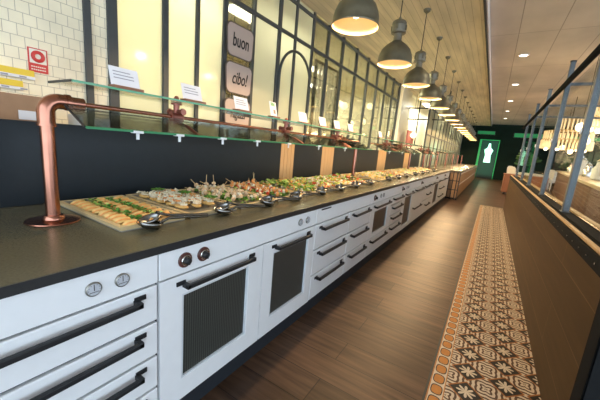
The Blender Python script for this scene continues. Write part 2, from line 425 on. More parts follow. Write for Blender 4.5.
o = tag(MB().box(-3.65, 3.0, 0, -3.6, 3.95, 2.72).build('room_divider', M['kwall2']), 'ochre kitchen partition panel behind the hanging word signs', 'panel')
# hanging pale slat screen in the kitchen
t = thing('slat_screen', 'row of thin white vertical slats behind the partition glass', 'screen', (-3.3, 5.95, 0))
for k in range(7): MB().box(-.02, -.45+k*.14, .5, .02, -.405+k*.14, 2.95).build('slat', M['signw'], t)
MB().box(-.025, -.5, 2.95, .025, .5, 3.0).box(-.025, -.5, .45, .025, .5, .5).box(-.025, -.5, 0, .025, -.46, 2.95).box(-.025, .46, 0, .025, .5, 2.95).build('frame', M['rim'], t)
# stainless shelving inside the kitchen
def rack(x, y, L, label, zs=(.9, 1.35, 1.75)):
    t = thing('shelf_unit', label, 'shelf', (x, y, 0))
    for sx in (-.2, .2):
        for sy in (-L/2, L/2): MB().tube([(sx, sy, 0), (sx, sy, zs[-1]+.1)], .014, 8).build('post', M['steel'], t)
    for z in zs: MB().box(-.22, -L/2-.02, z, .22, L/2+.02, z+.03).build('shelf', M['steel'], t)
    return t
rack(-4.35, 2.35, 1.5, 'stainless kitchen rack behind the glass next to the tiled wall')
rack(-4.3, 4.6, 1.1, 'stainless kitchen rack behind the arched bar')
rack(-3.9, 8.8, 1.7, 'stainless kitchen rack at the far end of the partition')
def pot(x, y, z, r, h, m, label):
    t = thing('stock_pot', label, 'pot', (x, y, z))
    MB().lathe([(r*.9, 0), (r, .02), (r, h), (r*.97, h), (r*.95, .02)], n=20).build('body', m, t, True)
    MB().lathe([(r*1.02, h), (r*1.02, h+.012), (r*.5, h+.03), (.02, h+.04), (.02, h+.065), (.005, h+.07)], n=20).build('lid', m, t, True)
    for s in (-1, 1): MB().tube([(s*r, -.04, h*.7), (s*(r+.04), -.03, h*.72), (s*(r+.04), .03, h*.72), (s*r, .04, h*.7)], .008, 6).build('handle', m, t, True)
for k, (x, y, z, r, h, m, lb) in enumerate([(-4.35, 2.0, 1.381, .14, .2, 'steel', 'lidded steel pot on the kitchen rack by the tiled wall, nearer one'), (-4.35, 2.55, 1.381, .12, .16, 'steel_d', 'dull steel pot on the kitchen rack by the tiled wall, farther one'),
        (-4.3, 4.38, 1.381, .14, .22, 'steel', 'lidded steel pot on the rack behind the arched bar, nearer one'), (-4.3, 4.82, 1.381, .13, .18, 'copper', 'copper pot on the rack behind the arched bar'),
        (-3.9, 8.4, 1.381, .15, .22, 'copper_d', 'dark copper pot on the far kitchen rack'), (-3.9, 9.1, 1.381, .14, .2, 'steel', 'lidded steel pot on the far kitchen rack')]):
    pot(x, y, z, r, h, M[m], lb)

# ------------------------------------------------------------------ hanging word signs
def rrect(cy, cz, w, h, r, taper=0.0, n=5):
    pts = []
    for (sx, sz, a0) in ((1, 1, 0), (-1, 1, PI/2), (-1, -1, PI), (1, -1, 1.5*PI)):
        for k in range(n+1):
            a = a0+PI/2*k/n
            ww = w/2*(1-taper*(1 if sz < 0 else 0))
            pts.append((0, cy+sx*(ww-r)+r*math.cos(a), cz+sz*(h/2-r)+r*math.sin(a)))
    return pts
TXT = Matrix(((0, 0, 1, 0), (1, 0, 0, 0), (0, 1, 0, 0), (0, 0, 0, 1)))   # text lying in the yz plane facing +x
def word_sign(y, z, w, h, s, label, size, shear=0):
    t = thing('word_sign', label, 'sign', (WX+.05, y, z), 0, 'word signs hanging on the partition')
    MB().poly(rrect(0, 0, w, h, .07, .06), (.012, 0, 0)).build('board', M['signbd'], t)
    e = rrect(0, 0, w+.004, h+.004, .07, .06)
    MB().tube([(p[0]+.006, p[1], p[2]) for p in e], .009, 6, closed=True).build('edge_band', M['signed'], t)
    text_mesh('lettering', s, size, M['black_ink'], t, Matrix.Translation((.015, 0, 0)) @ Matrix.Diagonal((1, .86, 1.35, 1)) @ TXT, shear=shear, bold=.0015)
    for sy in (-.12, .12): MB().tube([(.006, sy, h/2), (.006, sy, h/2+.07)], .004, 6).build('hook', M['black'], t)
word_sign(2.98, 2.52, .46, .37, 'buon', 'taupe hanging board lettered buon, topmost of the three', .165, .1)
word_sign(2.98, 2.075, .46, .36, 'cibo!', 'taupe hanging board lettered cibo, middle of the three', .16, .3)
word_sign(2.98, 1.635, .46, .36, 'ragazzi', 'taupe hanging board lettered ragazzi, lowest and half behind a card', .115, .1)

# fire hose sign on the tiled wall
t = thing('fire_sign', 'red and white fire hose sign on the cream tiled wall', 'sign', (WX+.004, .925, 1.775))
MB().box(-.003, -.058, -.085, .003, .058, .085).build('plate', M['red'], t)
MB().box(.0031, -.05, -.022, .0045, .05, .078).build('white_field', M['signw'], t)
MB().tube([(.0062, .030*math.cos(a*PI/12), .028+.030*math.sin(a*PI/12)) for a in range(24)], .0125, 8, closed=True).build('hose_ring', M['red'], t, True)
mk = MB()
for r in range(2):
    for k in range(7): mk.box(.0031, -.044+k*.0128, -.05-r*.02, .0042, -.044+k*.0128+.009, -.042-r*.02)
mk.build('printed_line', M['signw'], t)
# yellow shelf-edge strips on the tiled wall
for (y0, y1, z, lb) in ((.25, .89, 1.63, 'upper yellow strip with white edge on the tiled wall'), (.25, .82, 1.545, 'lower yellow strip with white edge on the tiled wall')):
    t = thing('label_strip', lb, 'strip', (WX+.018, (y0+y1)/2, z)); L = (y1-y0)/2
    MB().box(-.018, -L, .018, .012, L, .062, .003).build('yellow_panel', M['yellow'], t)
    MB().box(-.018, -L, -.004, .02, L, .0178, .003).build('white_edge', M['card'], t)
    mk = MB()
    for k in range(6): mk.box(.0201, -L+.05+k*.1, .002, .0212, -L+.09+k*.1, .012)
    mk.build('printed_mark', M['ink'], t)
t = thing('cardboard_box', 'brown box behind the black splash panel at far left', 'box', (-2.45, .42, 1.0))
MB().box(-.2, -.45, 0, .2, .32, .47, .004).build('carton', M['board'], t)
MB().box(.2005, .17, .335, .202, .31, .385).build('white_label', M['card'], t)
struct('trim_11', MB().box(-2.95, -1.2, .955, -2.06, 4.2, .995), M['steel'])
struct('trim_12', MB().box(-2.9, -1.2, 0, -2.1, 4.2, .954), M['plinth'])
def pack(y, x, z, s, m, lb):
    t = thing('food_packet', lb, 'packet', (x, y, z))
    MB().box(-s[0]/2, -s[1]/2, 0, s[0]/2, s[1]/2, s[2]*.8, .006).build('pouch', M[m], t)
    MB().box(-s[0]/2, -.006, s[2]*.8, s[0]/2, .006, s[2], .002).build('crimped_top', M['card'], t)
M['blue'] = mat('blue_packet', (.06, .16, .42), .4)
pack(.90, -2.35, .996, (.2, .22, .40), 'green_ink', 'green packet behind the black splash panel beside the copper elbow')
pack(1.06, -2.35, .996, (.2, .07, .39), 'blue', 'blue packet beside the green one behind the splash panel')

# ------------------------------------------------------------------ white kitchen front
def handle(y0, y1, z, parent):
    h = MB()
    h.box(FX+.024, y0+.03, z-.012, FX+.042, y1-.03, z+.008, .003)
    for a, b in ((y0+.03, y0+.048), (y1-.048, y1-.03)): h.box(FX+.0005, a, z-.012, FX+.042, b, z+.010, .002)
    for a, b in ((y0, y0+.045), (y1-.045, y1)): h.box(FX+.0005, a, z+.000, FX+.007, b, z+.020, .002)
    return h.build('handle', M['black'], parent)
def gauge(y, z, t):
    g = MB().lathe([(.025, 0), (.025, .006), (.022, .009), (.021, .006)], (FX+.0005, y, z), 24, 'x').build('gauge', M['steel_d'], t, True)
    MB().lathe([(.0205, .0066), (.0205, .0072), (.001, .0073)], (FX+.0005, y, z), 24, 'x').build('dial_face', M['dial'], g)
    n = MB().box(FX+.008, y-.0012, z-.004, FX+.009, y+.0012, z+.016).box(FX+.008, y-.014, z-.010, FX+.009, y+.014, z-.0085)
    for k in range(9):
        a = PI*(-.2+1.4*k/8); n.box(FX+.008, y+.017*math.cos(a)-.001, z+.017*math.sin(a)-.001, FX+.009, y+.017*math.cos(a)+.001, z+.017*math.sin(a)+.001)
    n.build('needle', M['black_ink'], g)
def knob(y, z, t):
    k = MB().lathe([(.033, 0), (.034, .005), (.031, .009), (.024, .010)], (FX+.0005, y, z), 24, 'x').build('knob', M['wine'], t, True)
    MB().lathe([(.0235, .0095), (.024, .013), (.022, .016), (.017, .0162)], (FX+.0005, y, z), 24, 'x').build('chrome_ring', M['steel'], k, True)
    MB().lathe([(.0165, .0163), (.0165, .028), (.013, .031), (.001, .0315)], (FX+.0005, y, z), 20, 'x').box(FX+.030, y-.003, z-.014, FX+.036, y+.003, z+.014, .001).build('grip', M['black'], k, True)
M['wine'] = mat('dark_wine_enamel', (.085, .028, .022), .3, var=.1)
def drawer(y0, y1, z0, z1, t, hz=None, hm=.08):
    d = MB().box(FX-.02, y0+.006, z0+.006, FX, y1-.006, z1-.006, .004).build('drawer', M['white'], t)
    handle(y0+hm, y1-hm, hz or z1-.045, d)
def wdoor(y0, y1, z0, z1, t, win, hm=.075):
    a0, a1, b0, b1 = win
    d = MB()
    y0 += .004; y1 -= .004; z0 += .004; z1 -= .004
    for q in ((y0, z0, a0, z1), (a1, z0, y1, z1), (a0, z0, a1, b0), (a0, b1, a1, z1)): d.box(FX-.022, q[0], q[1], FX, q[2], q[3])
    dd = d.build('door', M['white'], t)
    r = MB(); w = .010
    for q in ((a0, b0, a0+w, b1), (a1-w, b0, a1, b1), (a0+w, b0, a1-w, b0+w), (a0+w, b1-w, a1-w, b1)): r.box(FX-.02, q[0], q[1], FX-.003, q[2], q[3])
    r.build('window_rim', M['white_in'], dd)
    MB().box(FX-.021, a0+w, b0+w, FX-.012, a1-w, b1-w).build('mesh_window', M['pmesh'], dd)
    handle(y0+hm, y1-hm, z1-.045, dd)
M['pmesh'] = mesh_window_mat()
def cabinet(y0, y1, label):
    t = thing('cabinet', label, 'cabinet', (0, 0, 0), 0, 'white cabinets under the black counter')
    MB().box(-1.95, y0+.001, .102, FX-.023, y1-.001, .864).build('carcass', M['plinth'], t)
    MB().box(FX-.02, y0+.003, .743, FX, y1-.003, .864, .003).build('control_panel', M['white'], t)
    return t
Z0, Z1 = .104, .74
t = cabinet(-.55, .655, 'nearest white cabinet with four wide drawers and two round gauges')
gauge(.422, .805, t); gauge(.514, .805, t)
for a, b in ((.575, Z1), (.417, .575), (.262, .417), (Z0, .262)): drawer(-.55, .655, a, b, t, hm=.055)
t = cabinet(.655, 1.93, 'white oven cabinet with two dark mesh doors, two copper knobs and two gauges')
knob(.775, .803, t); knob(.873, .803, t); gauge(1.70, .803, t); gauge(1.795, .803, t)
wdoor(.655, 1.315, Z0, Z1, t, (.765, 1.195, .215, .645)); wdoor(1.315, 1.93, Z0, Z1, t, (1.415, 1.84, .215, .66))
t = cabinet(1.93, 3.18, 'white cabinet with six drawers in two columns and a slot in its panel')
MB().box(FX-.002, 2.0, .842, FX+.003, 2.16, .853).build('vent_slot', M['black'], t)
for (a, b) in ((1.93, 2.58), (2.58, 3.18)):
    for q in ((.53, Z1), (.317, .53), (Z0, .317)): drawer(a, b, *q, t, hm=.06)
t = cabinet(3.18, 5.34, 'white cabinet with two narrow windows either side of a column of four drawers')
knob(3.26, .805, t); gauge(3.48, .805, t); gauge(3.58, .805, t); knob(4.5, .805, t); gauge(4.75, .805, t); gauge(4.86, .805, t)
wdoor(3.18, 3.98, .317, Z1, t, (3.32, 3.84, .36, .64)); drawer(3.18, 3.98, Z0, .317, t)
for q in ((.615, Z1), (.47, .615), (.32, .47), (Z0, .32)): drawer(3.98, 4.64, *q, t, hm=.06)
wdoor(4.64, 5.34, Z0, Z1, t, (4.76, 5.22, .17, .65))
t = cabinet(5.34, 7.5, 'white cabinet with one top drawer row and tall plain doors, past the two windows')
knob(5.9, .805, t)
for a, b in ((5.34, 6.2), (6.2, 6.85), (6.85, 7.5)): drawer(a, b, .645, Z1, t)
drawer(5.34, 6.2, Z0, .645, t, hz=.37); drawer(6.2, 7.5, .40, .645, t, hz=.51, hm=.4); drawer(6.2, 7.5, Z0, .40, t, hz=.28, hm=.4)
t = cabinet(7.5, 10.2, 'farthest white cabinet with a tall window and three small drawers')
knob(7.7, .805, t); knob(9.1, .805, t)
wdoor(7.5, 8.3, Z0, Z1, t, (7.62, 8.18, .17, .65))
for q in ((.53, Z1), (.317, .53), (Z0, .317)): drawer(8.3, 9.3, *q, t)
drawer(9.3, 10.2, Z0, Z1, t)
o = tag(MB().box(-1.95, -.55, 0, FX-.012, 10.2, .10).build('plinth', M['plinth']), 'dark plinth running under the white cabinets', 'plinth')
ct = thing('countertop', 'long black stone countertop above the white cabinets', 'countertop', (0, 0, 0))
MB().box(-2.03, -.55, .866, FX+.008, 10.22, .90, .003).build('slab', M['stone'], ct)
MB().box(FX+.0082, -.55, .866, FX+.012, 10.22, .8985).build('front_edge', M['stone_edge'], ct)
# splash panel with wood slats
bp = thing('splash_panel', 'black splash panel with pale wood slats along the back of the counter', 'panel', (-2.0, 0, .9003))
seg = [(-.55, 2.70), (2.97, 3.65), (4.02, 6.05), (6.6, 8.2), (9.0, 10.2)]
for a, b in seg: MB().box(-.02, a, .0, .02, b, .43, .003).build('black_panel', M['panel'], bp)
for a, b in ((2.70, 2.97), (3.65, 4.02), (6.05, 6.6), (8.2, 9.0)):
    w = (b-a)/4
    for k in range(4): MB().box(-.02, a+k*w+.002, 0, .018, a+(k+1)*w-.002, .43, .003).build('wood_slat', M['slat'], bp)

# ------------------------------------------------------------------ sneeze guards
PX, PZ = -1.61, 1.425
def fitting(y, t):
    f = MB()
    f.tube([(PX, y-.035, PZ), (PX, y+.035, PZ)], .026, 14).tube([(PX, y, PZ-.04), (PX, y, 1.506)], .017, 12)
    f.lathe([(.03, 0), (.03, .008), (.02, .012)], (PX, y, 1.495), 16)
    f.tube([(PX-.06, y, PZ+.03), (PX+.06, y, PZ+.03)], .013, 10)
    f.lathe([(.018, -.008), (.02, 0), (.018, .008)], (PX-.06, y, PZ+.03), 12, 'x').lathe([(.018, -.008), (.02, 0), (.018, .008)], (PX+.06, y, PZ+.03), 12, 'x')
    f.lathe([(.014, 0), (.016, .008), (.008, .02), (.001, .022)], (PX, y, 1.524), 12)
    return f.build('cross_fitting', M['copper_d'], t, True)
def guard(y0, y1, label, posts, fits, clips, elbow=True):
    t = thing('sneeze_guard', label, 'sneeze guard', (0, 0, 0), 0, 'copper and glass sneeze guards on the counter')
    r = .0265
    for i, y in enumerate(posts):
        MB().lathe([(.099, .9005), (.101, .904), (.099, .908), (.042, .913), (.040, .925), (.036, .930)], (PX, y, 0), 32).build('base_flange', M['copper'], t, True)
        if i == 0 and elbow:
            R = .05
            MB().tube([(PX, y, .91), (PX, y, PZ-R-.02)], r, 20).build('post', M['copper'], t, True)
            MB().tube([(PX, y, PZ-R-.05)]+[(PX, y+R-R*math.cos(a*PI/16), PZ-R+R*math.sin(a*PI/16)) for a in range(9)]+[(PX, y+R+.02, PZ)], r+.005, 20).build('elbow', M['copper'], t, True)
            MB().tube([(PX, y, PZ-R-.058), (PX, y, PZ-R-.048)], r+.009, 20).build('collar', M['copper'], t, True)
            MB().tube([(PX, y+R+.02, PZ), (PX, y+R+.038, PZ)], r+.008, 20).build('collar', M['copper'], t, True)
        else:
            MB().tube([(PX, y, .91), (PX, y, PZ-.02)], r*.85, 18).build('post', M['copper'], t, True)
    MB().tube(([(PX, y0+.05, PZ), (PX, y0+.14, PZ), (PX, y0+.15, PZ), (PX, y1, PZ)] if elbow else [(PX, y0, PZ), (PX, y1, PZ)]), ([.027, .027, .0105, .0105] if elbow else .0105), 14).build('pipe', M['copper'], t, True)
    g0, g1 = y0+.06, y1
    MB().box(-1.735, g0, 1.506, -1.505, g1, 1.515).build('glass_shelf', M['glass'], t)
    e = MB().box(-1.505, g0, 1.5055, -1.5, g1, 1.5155); e.build('shelf_front_edge', M['shelfg'], t)
    MB().box(-1.735, g0-.005, 1.5055, -1.505, g0-.0005, 1.5155).build('shelf_end_edge', M['black'], t)
    # sloping lower pane
    a, b = Vector((-1.575, 0, 1.415)), Vector((-1.40, 0, 1.333)); n = Vector((b.z-a.z, 0, -(b.x-a.x))).normalized()*.008
    def slab(y0, y1, p, q): return MB().poly([(p.x, y0, p.z), (q.x, y0, q.z), (q.x+n.x, y0, q.z+n.z), (p.x+n.x, y0, p.z+n.z)], (0, y1-y0, 0))
    slab(g0, g1, a, b).build('lower_pane', M['glass'], t)
    dl = (b-a).normalized()*.009
    slab(g0, g1, b+dl*.05, b+dl).build('pane_bottom_edge', M['shelfg'], t)
    slab(g0-.006, g0-.0005, a, b).build('pane_end_edge', M['black'], t)
    for y in fits: fitting(y, t)
    for y in clips:
        MB().box(-1.418, y-.022, 1.318, -1.385, y+.022, 1.330, .002).box(-1.40, y-.006, 1.29, -1.394, y+.006, 1.32).build('pane_clip', M['clip'], t)
    for y in fits: MB().tube([(PX, y, PZ-.03), (-1.5, y, 1.373), (-1.41, y, 1.331)], .009, 8).build('pane_bracket', M['copper_d'], t)
    return t
guard(.51, 4.0, 'nearest copper and glass sneeze guard with the big copper elbow', [.51, 3.93], [1.13, 2.24, 3.3], [.78, 1.0, 1.30, 1.62, 2.0, 2.5, 3.1])
guard(4.5, 7.3, 'middle copper and glass sneeze guard, past the second copper post', [7.2], [5.3, 6.3], [4.8, 5.6, 6.6], False)
guard(7.6, 10.1, 'farthest copper and glass sneeze guard by the end of the white cabinets', [8.9, 9.9], [8.3, 9.3], [8.0, 9.0], False)
# price cards
def pcard(y, label, style=0, w=.15, h=.095, rz=0.0):
    t = thing('price_card', label, 'card', (-1.60, y, 1.516), rz, 'price cards on the glass shelf')
    MB().box(-.028, -w/2, 0, .028, w/2, .022, .002).build('wood_block', M['block'], t)
    c = MB().poly([(-.002, -w*.47, .018), (-.002, w*.47, .018), (-.03, w*.47, .018+h), (-.03, -w*.47, .018+h)], (.0025, 0, 0)).build('card', M['card'], t)
    k = MB()
    def ln(a, b, z): # a printed line on the tilted card
        x = -.002-.028*(z-.018)/h+.0028
        k.poly([(x, a, z), (x, b, z), (x-.0013, b, z+.0045), (x-.0013, a, z+.0045)], (.0004, 0, 0))
    if style == 0:
        for q in (.42, .58, .74): ln(-w*.36, w*(.2 if q > .6 else .3), .018+h*q)
        k.build('printed_line', M['ink'], c)
    else:
        for q in range(5): ln(-w*.3, w*.28, .018+h*(.72+.045*q))
        k.build('green_print', M['green_ink'], c); k = MB()
        for q in range(6): ln(-w*.02, w*.28, .018+h*(.22+.045*q))
        k.build('brown_print', M['brown_ink'], c)
pcard(.84, 'white price card on a wood block, nearest the tiled wall')
pcard(1.24, 'white price card on a wood block beside the first cross fitting')
pcard(1.67, 'white price card in front of the lowest word sign')
pcard(2.05, 'price card with green and brown print', 1, .11, .12, .12)
pcard(2.52, 'white price card just past the second cross fitting')
pcard(2.92, 'white price card third past the printed green one')
pcard(3.28, 'white price card above the third cross fitting')
pcard(3.68, 'white price card at the far end of the first glass shelf')
pcard(4.9, 'white price card on the middle glass shelf')

# ------------------------------------------------------------------ trays and food
TX0, TX1 = -1.90, -1.265
def tray_base(label, y0, y1, m='paper'):
    t = thing('serving_tray', label, 'tray', (0, 0, .9005), 0, 'food trays along the counter')
    a = MB(); a.box(TX0+.01, y0+.01, 0, TX1-.01, y1-.01, .005)
    prof = [(TX0, y0), (TX1, y0), (TX1, y1), (TX0, y1)]
    inn = [(TX0+.022, y0+.022), (TX1-.022, y0+.022), (TX1-.022, y1-.022), (TX0+.022, y1-.022)]
    bt = [(TX0+.012, y0+.012), (TX1-.012, y0+.012), (TX1-.012, y1-.012), (TX0+.012, y1-.012)]
    bm = a.bm; H_ = .026
    A = [bm.verts.new((x, y, .001)) for x, y in bt]; B = [bm.verts.new((x, y, H_)) for x, y in prof]; D = [bm.verts.new((x, y, H_)) for x, y in inn]; E_ = [bm.verts.new((x*1+(.004 if i in (0, 3) else -.004), y+(.004 if i < 2 else -.004), .005)) for i, (x, y) in enumerate(inn)]
    for P, Q, mi in ((A, B, 1), (B, D, 1), (D, E_, 0)):
        for k in range(4): bm.faces.new((P[k], P[(k+1) % 4], Q[(k+1) % 4], Q[k])).material_index = mi
    a.build('pan', [M['pan'], M[m]], t)
    return t
def greens(name, label, x0, x1, y0, y1, z, n, mats, L=.05, group=None):
    b = MB()
    for k in range(n):
        b.mi = random.randrange(len(mats))
        b.leaf((random.uniform(x0, x1), random.uniform(y0, y1), z+random.uniform(0, .018)), L*random.uniform(.6, 1.1), L*.7, rnd_rot())
    return tag(b.build(name, [M[m] for m in mats]), label, 'garnish', group, 'stuff')
# tray 1: three rows of small sandwiches with lettuce between
TY = [(.622, .957), (.975, 1.33), (1.35, 1.72), (1.74, 2.10), (2.12, 2.50), (2.52, 2.92), (2.94, 3.36), (3.38, 3.80)]
tray_base('first tray, holding three rows of small sandwiches beside the big copper post', *TY[0])
def make_sandwich():
    t = thing('sandwich', 'small toasted sandwich wedge in the first tray', 'sandwich', (0, 0, 0), 0, 'sandwich wedges in the first tray')
    for s, nm in ((-1, 'bread_slice'), (1, 'bread_slice')):
        b = MB()
        pts = [(.011*s-.006, .040*math.cos(a), .008+.050*math.sin(a)**.8) for a in [PI*k/9 for k in range(10)]]
        b.poly(pts, (.013, 0, 0)).build(nm, M['bread'], t, True)
    MB().poly([(-.004, .043*math.cos(a), .012+.047*math.sin(a)) for a in [PI*k/8 for k in range(9)]], (.008, 0, 0)).build('filling', M['orange'], t)
    return t
sw = make_sandwich(); first = True
for r, y in enumerate((.688, .786, .884)):
    for k in range(10):
        p = (TX0+.09+k*.056+random.uniform(-.005, .005), y+random.uniform(-.006, .006), .9058); rz = random.uniform(-.25, .25)
        if first: sw.location = p; first = False; q = sw
        else: q = dup(sw, p, rz)
        q.rotation_euler = (0, .72, rz); q.scale = (.8, .92, .74)
for i, y in enumerate((.737, .835)):
    greens('lettuce', 'line of green leaves in the first tray, ' + ('nearer the copper post' if i == 0 else 'farther from the copper post'), TX0+.09, TX1-.07, y-.013, y+.013, .924, 110, ['leaf', 'leaf', 'leaf2'], .026)
# tray 2: toasts under white shredded cheese
tray_base('second tray, holding toasts under shredded white cheese', *TY[1])
def make_toast():
    t = thing('toast', 'golden toast topped with white shreds in the second tray', 'toast', (0, 0, 0), 0, 'toasts in the second tray')
    b = MB(); b.blob((0, 0, .019), (.046, .025, .013), 8, .05); b.build('bread', M['bread'], t, True)
    b = MB()
    for k in range(12):
        a = random.uniform(0, PI); c = Vector((random.uniform(-.04, .04), random.uniform(-.02, .02), .036+random.uniform(0, .008))); d = Vector((math.cos(a), math.sin(a), random.uniform(-.2, .2)))*.014
        b.tube([c-d, c+d], .004, 5)
    b.build('shreds', M['cheese'], t); return t
to = make_toast(); first = True
for r in range(3):
    for k in range(5):
        p = (TX0+.09+k*.094+random.uniform(-.01, .01), TY[1][0]+.07+r*.09+random.uniform(-.006, .006), .9058); rz = random.uniform(-.5, .5)
        if first: to.location = p; first = False
        else: dup(to, p, rz)
b = MB()
for k in range(170):
    b.mi = 0 if random.random() < .7 else 1
    a = random.uniform(0, PI); c = Vector((random.uniform(TX0+.1, TX1-.2), random.uniform(TY[1][0]+.06, TY[1][1]-.06), .936+random.uniform(0, .02))); d = Vector((math.cos(a), math.sin(a), random.uniform(-.4, .4)))*.016
    b.tube([c-d, c+d], .0045, 5)
tag(b.build('shredded_cheese', [M['cheese'], M['orange']]), 'heap of shredded white cheese over the toasts in the second tray', 'topping', None, 'stuff')
for k, (x, y) in enumerate(((-1.78, 1.12), (-1.62, 1.2), (-1.42, 1.24))):
    b = MB()
    for j in range(6): b.leaf((0, 0, 0), .045, .03, Matrix.Rotation(j*PI/3, 3, 'Z'))
    tag(b.build('basil_sprig', M['leaf'], None, False, (x, y, .962)), 'green sprig on the second tray, '+('at the back', 'in the middle', 'at the front')[k], 'herb')
# trays 3 and 4: skewers on lettuce
def make_skewer(cols, lab, grp):
    t = thing('skewer', lab, 'skewer', (0, 0, 0), 0, grp)
    MB().tube([(0, 0, .004), (.01, 0, .125)], .0022, 6).build('stick', M['pick'], t)
    z = .016
    for c in cols:
        b = MB(); b.blob((.0005+z*.08, 0, z), (.019, .017, .0135), 6, .12); b.build('morsel', M[c], t, True); z += .022
    return t
for ti, cols, lab, grp in ((2, ('shrimp', 'cheese', 'shrimp'), 'prawn and cheese skewer standing in the third tray', 'skewers in the third tray'), (3, ('tom', 'cheese', 'orange'), 'tomato and cheese skewer standing in the fourth tray', 'skewers in the fourth tray')):
    y0, y1 = TY[ti]
    tray_base(('third tray, holding pale prawn skewers on lettuce', 'fourth tray, holding red tomato skewers on lettuce')[ti-2], y0, y1)
    greens('lettuce', 'bed of lettuce under the skewers in the '+ORD[ti]+' tray', TX0+.05, TX1-.07, y0+.05, y1-.05, .908, 190, ['leaf', 'leaf2', 'leaf'], .045)
    sk = make_skewer(cols, lab, grp); first = True
    for r in range(4):
        for k in range(8):
            p = (TX0+.08+k*.058+random.uniform(-.012, .012), y0+.07+r*.07+random.uniform(-.01, .01), .922); rz = random.uniform(0, 6.28)
            if first: q = sk; q.location = p; first = False
            else: q = dup(sk, p, rz)
            q.rotation_euler = (random.uniform(-.5, .5), random.choice((-1, 1))*random.uniform(1.0, 1.35), rz)
            if random.random() < .07: q.rotation_euler = (.1, 0, rz)
# salad trays
def salad(ti, mats, label, n=420):
    y0, y1 = TY[ti]; b = MB()
    for k in range(n):
        x = random.uniform(TX0+.05, TX1-.08); y = random.uniform(y0+.055, y1-.06)
        hx = 1-abs((x-(TX0+TX1)/2)/.3)**2; hy = 1-abs((y-(y0+y1)/2)/((y1-y0)/2))**2
        z = .913+random.uniform(.2, 1)*.07*max(0, hx)*max(.1, hy)
        b.mi = random.randrange(len(mats)); mm = mats[b.mi]
        if 'leaf' in mm: b.leaf((x, y, z), random.uniform(.03, .055), .035, rnd_rot())
        else: b.blob((x, y, z), (random.uniform(.010, .02), random.uniform(.008, .016), random.uniform(.006, .012)), 6, .15, rnd_rot())
    tag(b.build('salad', [M[m] for m in mats]), label, 'salad', None, 'stuff')
for ti, mats, lab, ml in ((4, ['leaf2', 'leaf', 'cheese', 'yel', 'orange', 'leaf2', 'leaf2'], 'fifth tray, heaped with pale green salad', 'pale green leafy salad heaped in the fifth tray'),
        (5, ['leaf2', 'tom', 'cheese', 'yel', 'leaf2', 'cheese', 'orange'], 'sixth tray, heaped with mixed tomato salad', 'tomato and cheese salad heaped in the sixth tray'),
        (6, ['yel', 'cheese', 'leaf2', 'orange', 'cheese'], 'seventh tray, heaped with yellow salad', 'yellow and white salad heaped in the seventh tray'),
        (7, ['cheese', 'tom', 'leaf', 'orange', 'cheese', 'leaf2'], 'eighth tray, the one by the second copper post', 'white and red salad heaped in the tray by the second copper post')):
    tray_base(lab, *TY[ti]); salad(ti, mats, ml)
far = [(4.15, 4.65), (4.7, 5.2), (5.25, 5.8), (5.9, 6.5), (6.6, 7.1), (7.3, 7.9), (8.05, 8.7)]
for k, yy in enumerate(far):
    TY.append(yy); ti = len(TY)-1
    tray_base('pale tray past the second copper post, '+ORD[k]+' of the far run', *yy)
    salad(ti, [['cheese', 'yel', 'crumb'], ['crumb', 'cheese', 'leaf2'], ['cheese', 'orange', 'crumb']][k % 3], 'pale food heaped in the '+ORD[k]+' tray of the far run', 160)
# serving tongs, one in front of each tray
def make_tongs():
    t = thing('serving_tongs', '', 'tongs', (0, 0, 0), 0, 'spoon tongs along the counter edge')
    for s, nm in ((0, 'lower_spoon'), (1, 'upper_spoon')):
        b = MB(); zc = .027+.016*s; rot = Matrix.Rotation(-.2+.5*s, 3, 'X')
        # hollow oval bowl
        rings = []
        for (q, d) in ((1, 0), (.94, -.010), (.7, -.019), (.35, -.023)):
            rings.append([b.bm.verts.new(rot @ Vector((.040*q*math.cos(a*PI/10), .055*q*math.sin(a*PI/10), d*1.3)) + Vector((-.022*s, 0, zc+.004))) for a in range(20)])
        for A, B in zip(rings, rings[1:]):
            for k in range(20): b.bm.faces.new((A[k], A[(k+1) % 20], B[(k+1) % 20], B[k]))
        b.bm.faces.new(rings[-1])
        b.tube([(-.022*s, .036, zc+.004+(-.01+.03*s)), (-.016*s, .085, .036+.012*s), (.012+.004*s, .19, .028+.010*s), (.028, .29, .020+.006*s)], [.008, .007, .008, .009], 8)
        o = b.build(nm, M['tong'], t, True)
        md = o.modifiers.new('thick', 'SOLIDIFY'); md.thickness = .0015
    return t
tg = make_tongs()
for k, y in enumerate((.745, 1.17, 1.565, 1.92, 2.33, 2.72, 3.12, 3.6, 4.4, 4.95, 5.5, 6.2, 6.9, 7.6, 8.4)):
    lb = 'steel spoon tongs lying in front of the '+(ORD[k]+' tray' if k < 8 else ORD[k-8]+' tray of the far run')
    if k == 0: tg.location = (-1.235, y, .903); tg['label'] = lb
    else: dup(tg, (-1.235 if k < 1 else -1.225, y, .903), random.uniform(-.12, .06), lb)

